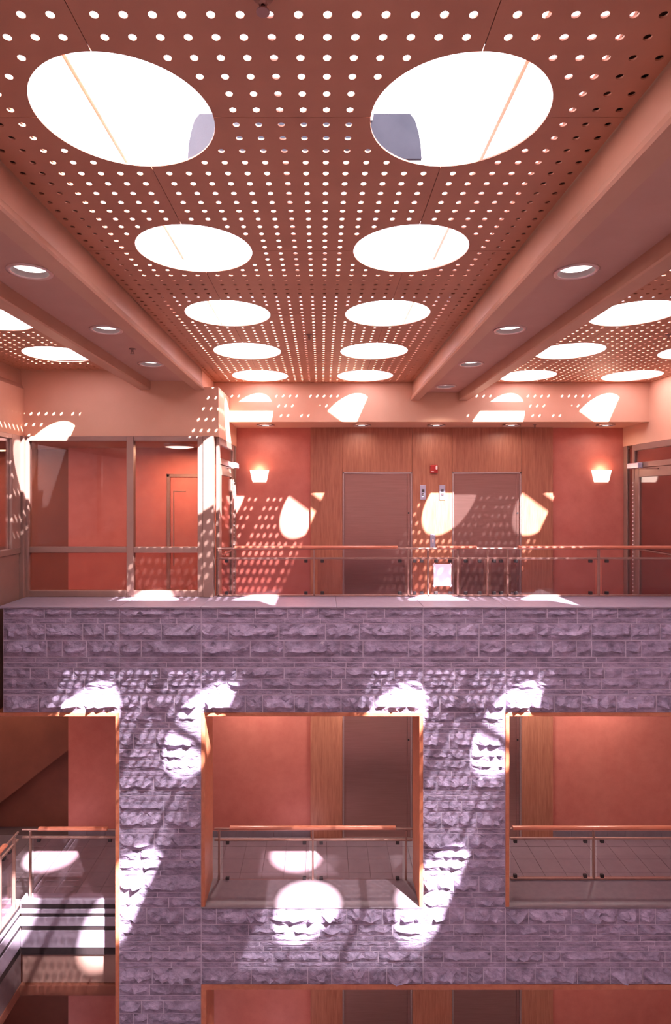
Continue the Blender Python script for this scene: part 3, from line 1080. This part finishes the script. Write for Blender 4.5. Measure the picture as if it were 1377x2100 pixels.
xu = lambda p: PX(p, YW)
pp = [447, 643, 836, 877, 938, 999, 1040, 1227, 1420]
x0 = xu(445)
YU = YW + .005
railing((x0, YU, zL), 0, 5.0 - x0, PZ(1122, YU), PZ(1145, YU), zL, [xu(p) - x0 + .01 for p in pp],
        [(xu(482) - x0, xu(816) - x0), (xu(897) - x0, xu(978) - x0), (xu(1064) - x0, 5.0 - x0)],
        'long glass railing with wood grips standing on the upper ledge')
xl = lambda p: PX(p, YL)
x0 = xl(440)
railing((x0, YL, Z_LS), 0, xl(846) - x0, PZ(1697, YL), PZ(1722, YL), PZ(1808, YL), [xl(p) - x0 for p in (450, 642, 833)],
        [(xl(472) - x0, xl(812) - x0)], 'glass railing with wood grip across the middle stone opening')
x0 = xl(1047)
railing((x0, YL, Z_LS), 0, 5.0 - x0, PZ(1697, YL), PZ(1719, YL), PZ(1803, YL), [xl(p) - x0 for p in (1040, 1218, 1400)],
        [(.03, 5.0 - x0)], 'glass railing with wood grip across the right stone opening')
xk = xl(46)
zcurb = PZ(1853, YL)
railing((xk, YL, zcurb), 0, X_B - .05 - xk, PZ(1699, YL), PZ(1717, YL), zcurb, [.10, xl(243) - xk],
        [(xl(80) - xk, xl(221) - xk)], 'glass railing with short wood grip in the lower left opening')
railing((xk - .03, YL - .05, zcurb), -PI / 2, 3.4, PZ(1699, YL), PZ(1717, YL), zcurb, [.10, .42, 1.4, 2.4, 3.35],
        [(.30, 3.4)], 'glass side railing running toward the viewer at the lower left corner')

# notice taped to the glass
t = empty('paper_notice', (xu(907.5), YU - .012, PZ(1179, YU)))
mb = MB()
nx, nz = 6, 8
W, H = .112, .142
vs, fs = [], []
for j in range(nz + 1):
    for i in range(nx + 1):
        u, v = i / nx - .5, j / nz - .5
        vs.append((2 * W * u * (1 + .03 * abs(v)), -.006 * (u * u + v * v) * 4 - .002 * math.sin(9 * u + 4 * v), 2 * H * v))
for j in range(nz):
    for i in range(nx):
        a = j * (nx + 1) + i
        fs.append((a, a + 1, a + nx + 2, a + nx + 1))
mb.add(vs, fs, True)
mb.build('sheet', M['paper'], t)
for sx in (-1, 1):
    for sz in (-1, 1):
        o = MB().box(-.018, .018, -.0105, -.0095, -.008, .008).build('tape', M['lens'], t)
        o.location = (sx * W * .98, 0, sz * H * .98)
        o.rotation_euler = (0, sx * sz * PI / 4, 0)
tag(t, 'blank white paper notice taped to the glass railing before the elevators', 'notice')

# ------------------------------------------------------------------ stepped edge of the lower left gallery
def edge_band(name, rz, loc, length, lab):
    t = tag(empty(name, loc, rz), lab, 'trim', kind='structure')
    z = lambda p: PZ(p, YL) - loc[2]
    # shelves of pale stone and dark steel channels below them, the top bar painting in a shadow gap, each standing in front of the one above
    rows = [(1841, 1850, .02, 'ledge'), (1850, 1860, -.005, 'darksteel'), (1860, 1868, .010, 'ledge'), (1868, 1876, -.004, 'darksteel'),
            (1876, 1894, .012, 'ledge'), (1894, 1904, -.002, 'darksteel'), (1904, 1938, .016, 'ledge'), (1938, 1954, -.002, 'darksteel'),
            (1954, 2015, .03, 'edgeboard')]
    for a, b, dy, mt in rows:
        MB().rbox(0, length, dy - .028 if mt == 'ledge' else dy, .12, z(b), z(a), .003).build('edge_bar' if mt == 'darksteel' else ('edge_shelf' if mt == 'ledge' else 'edge_board'), M[mt], t)
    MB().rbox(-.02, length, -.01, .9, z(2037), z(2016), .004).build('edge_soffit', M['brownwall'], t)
    return t


edge_band('trim_5', 0, (xk, YL - .03, zcurb), X_B - .045 - xk, 'stepped stone and steel floor edge under the lower left railing')
edge_band('trim_6', PI / 2, (xk - .02, YL - 5.02, zcurb), 5.0, 'stepped stone and steel floor edge running toward the viewer at lower left')

# lamps of the lower floors (recessed in the slab above each lobby)
for zc, pw in ((-.70, 18), (Z_LB - .05, 8)):
    for i, px in enumerate((520, 742, 1050, 1250)):
        x = PX(px, 8.8)
        d = copy_tree(flat)
        d.scale = (.8, .8, 1)
        d.location = (x, 8.75, zc - .012)
        tag(d, 'recessed downlight above the %s lobby, %s from the left' % (('lower' if zc > -1 else 'lowest'), ['first', 'second', 'third', 'fourth'][i]), 'downlight', 'downlights of the lower lobbies')
        lamp_light('downlight_lamp', (x, 8.75, zc - .03), pw)
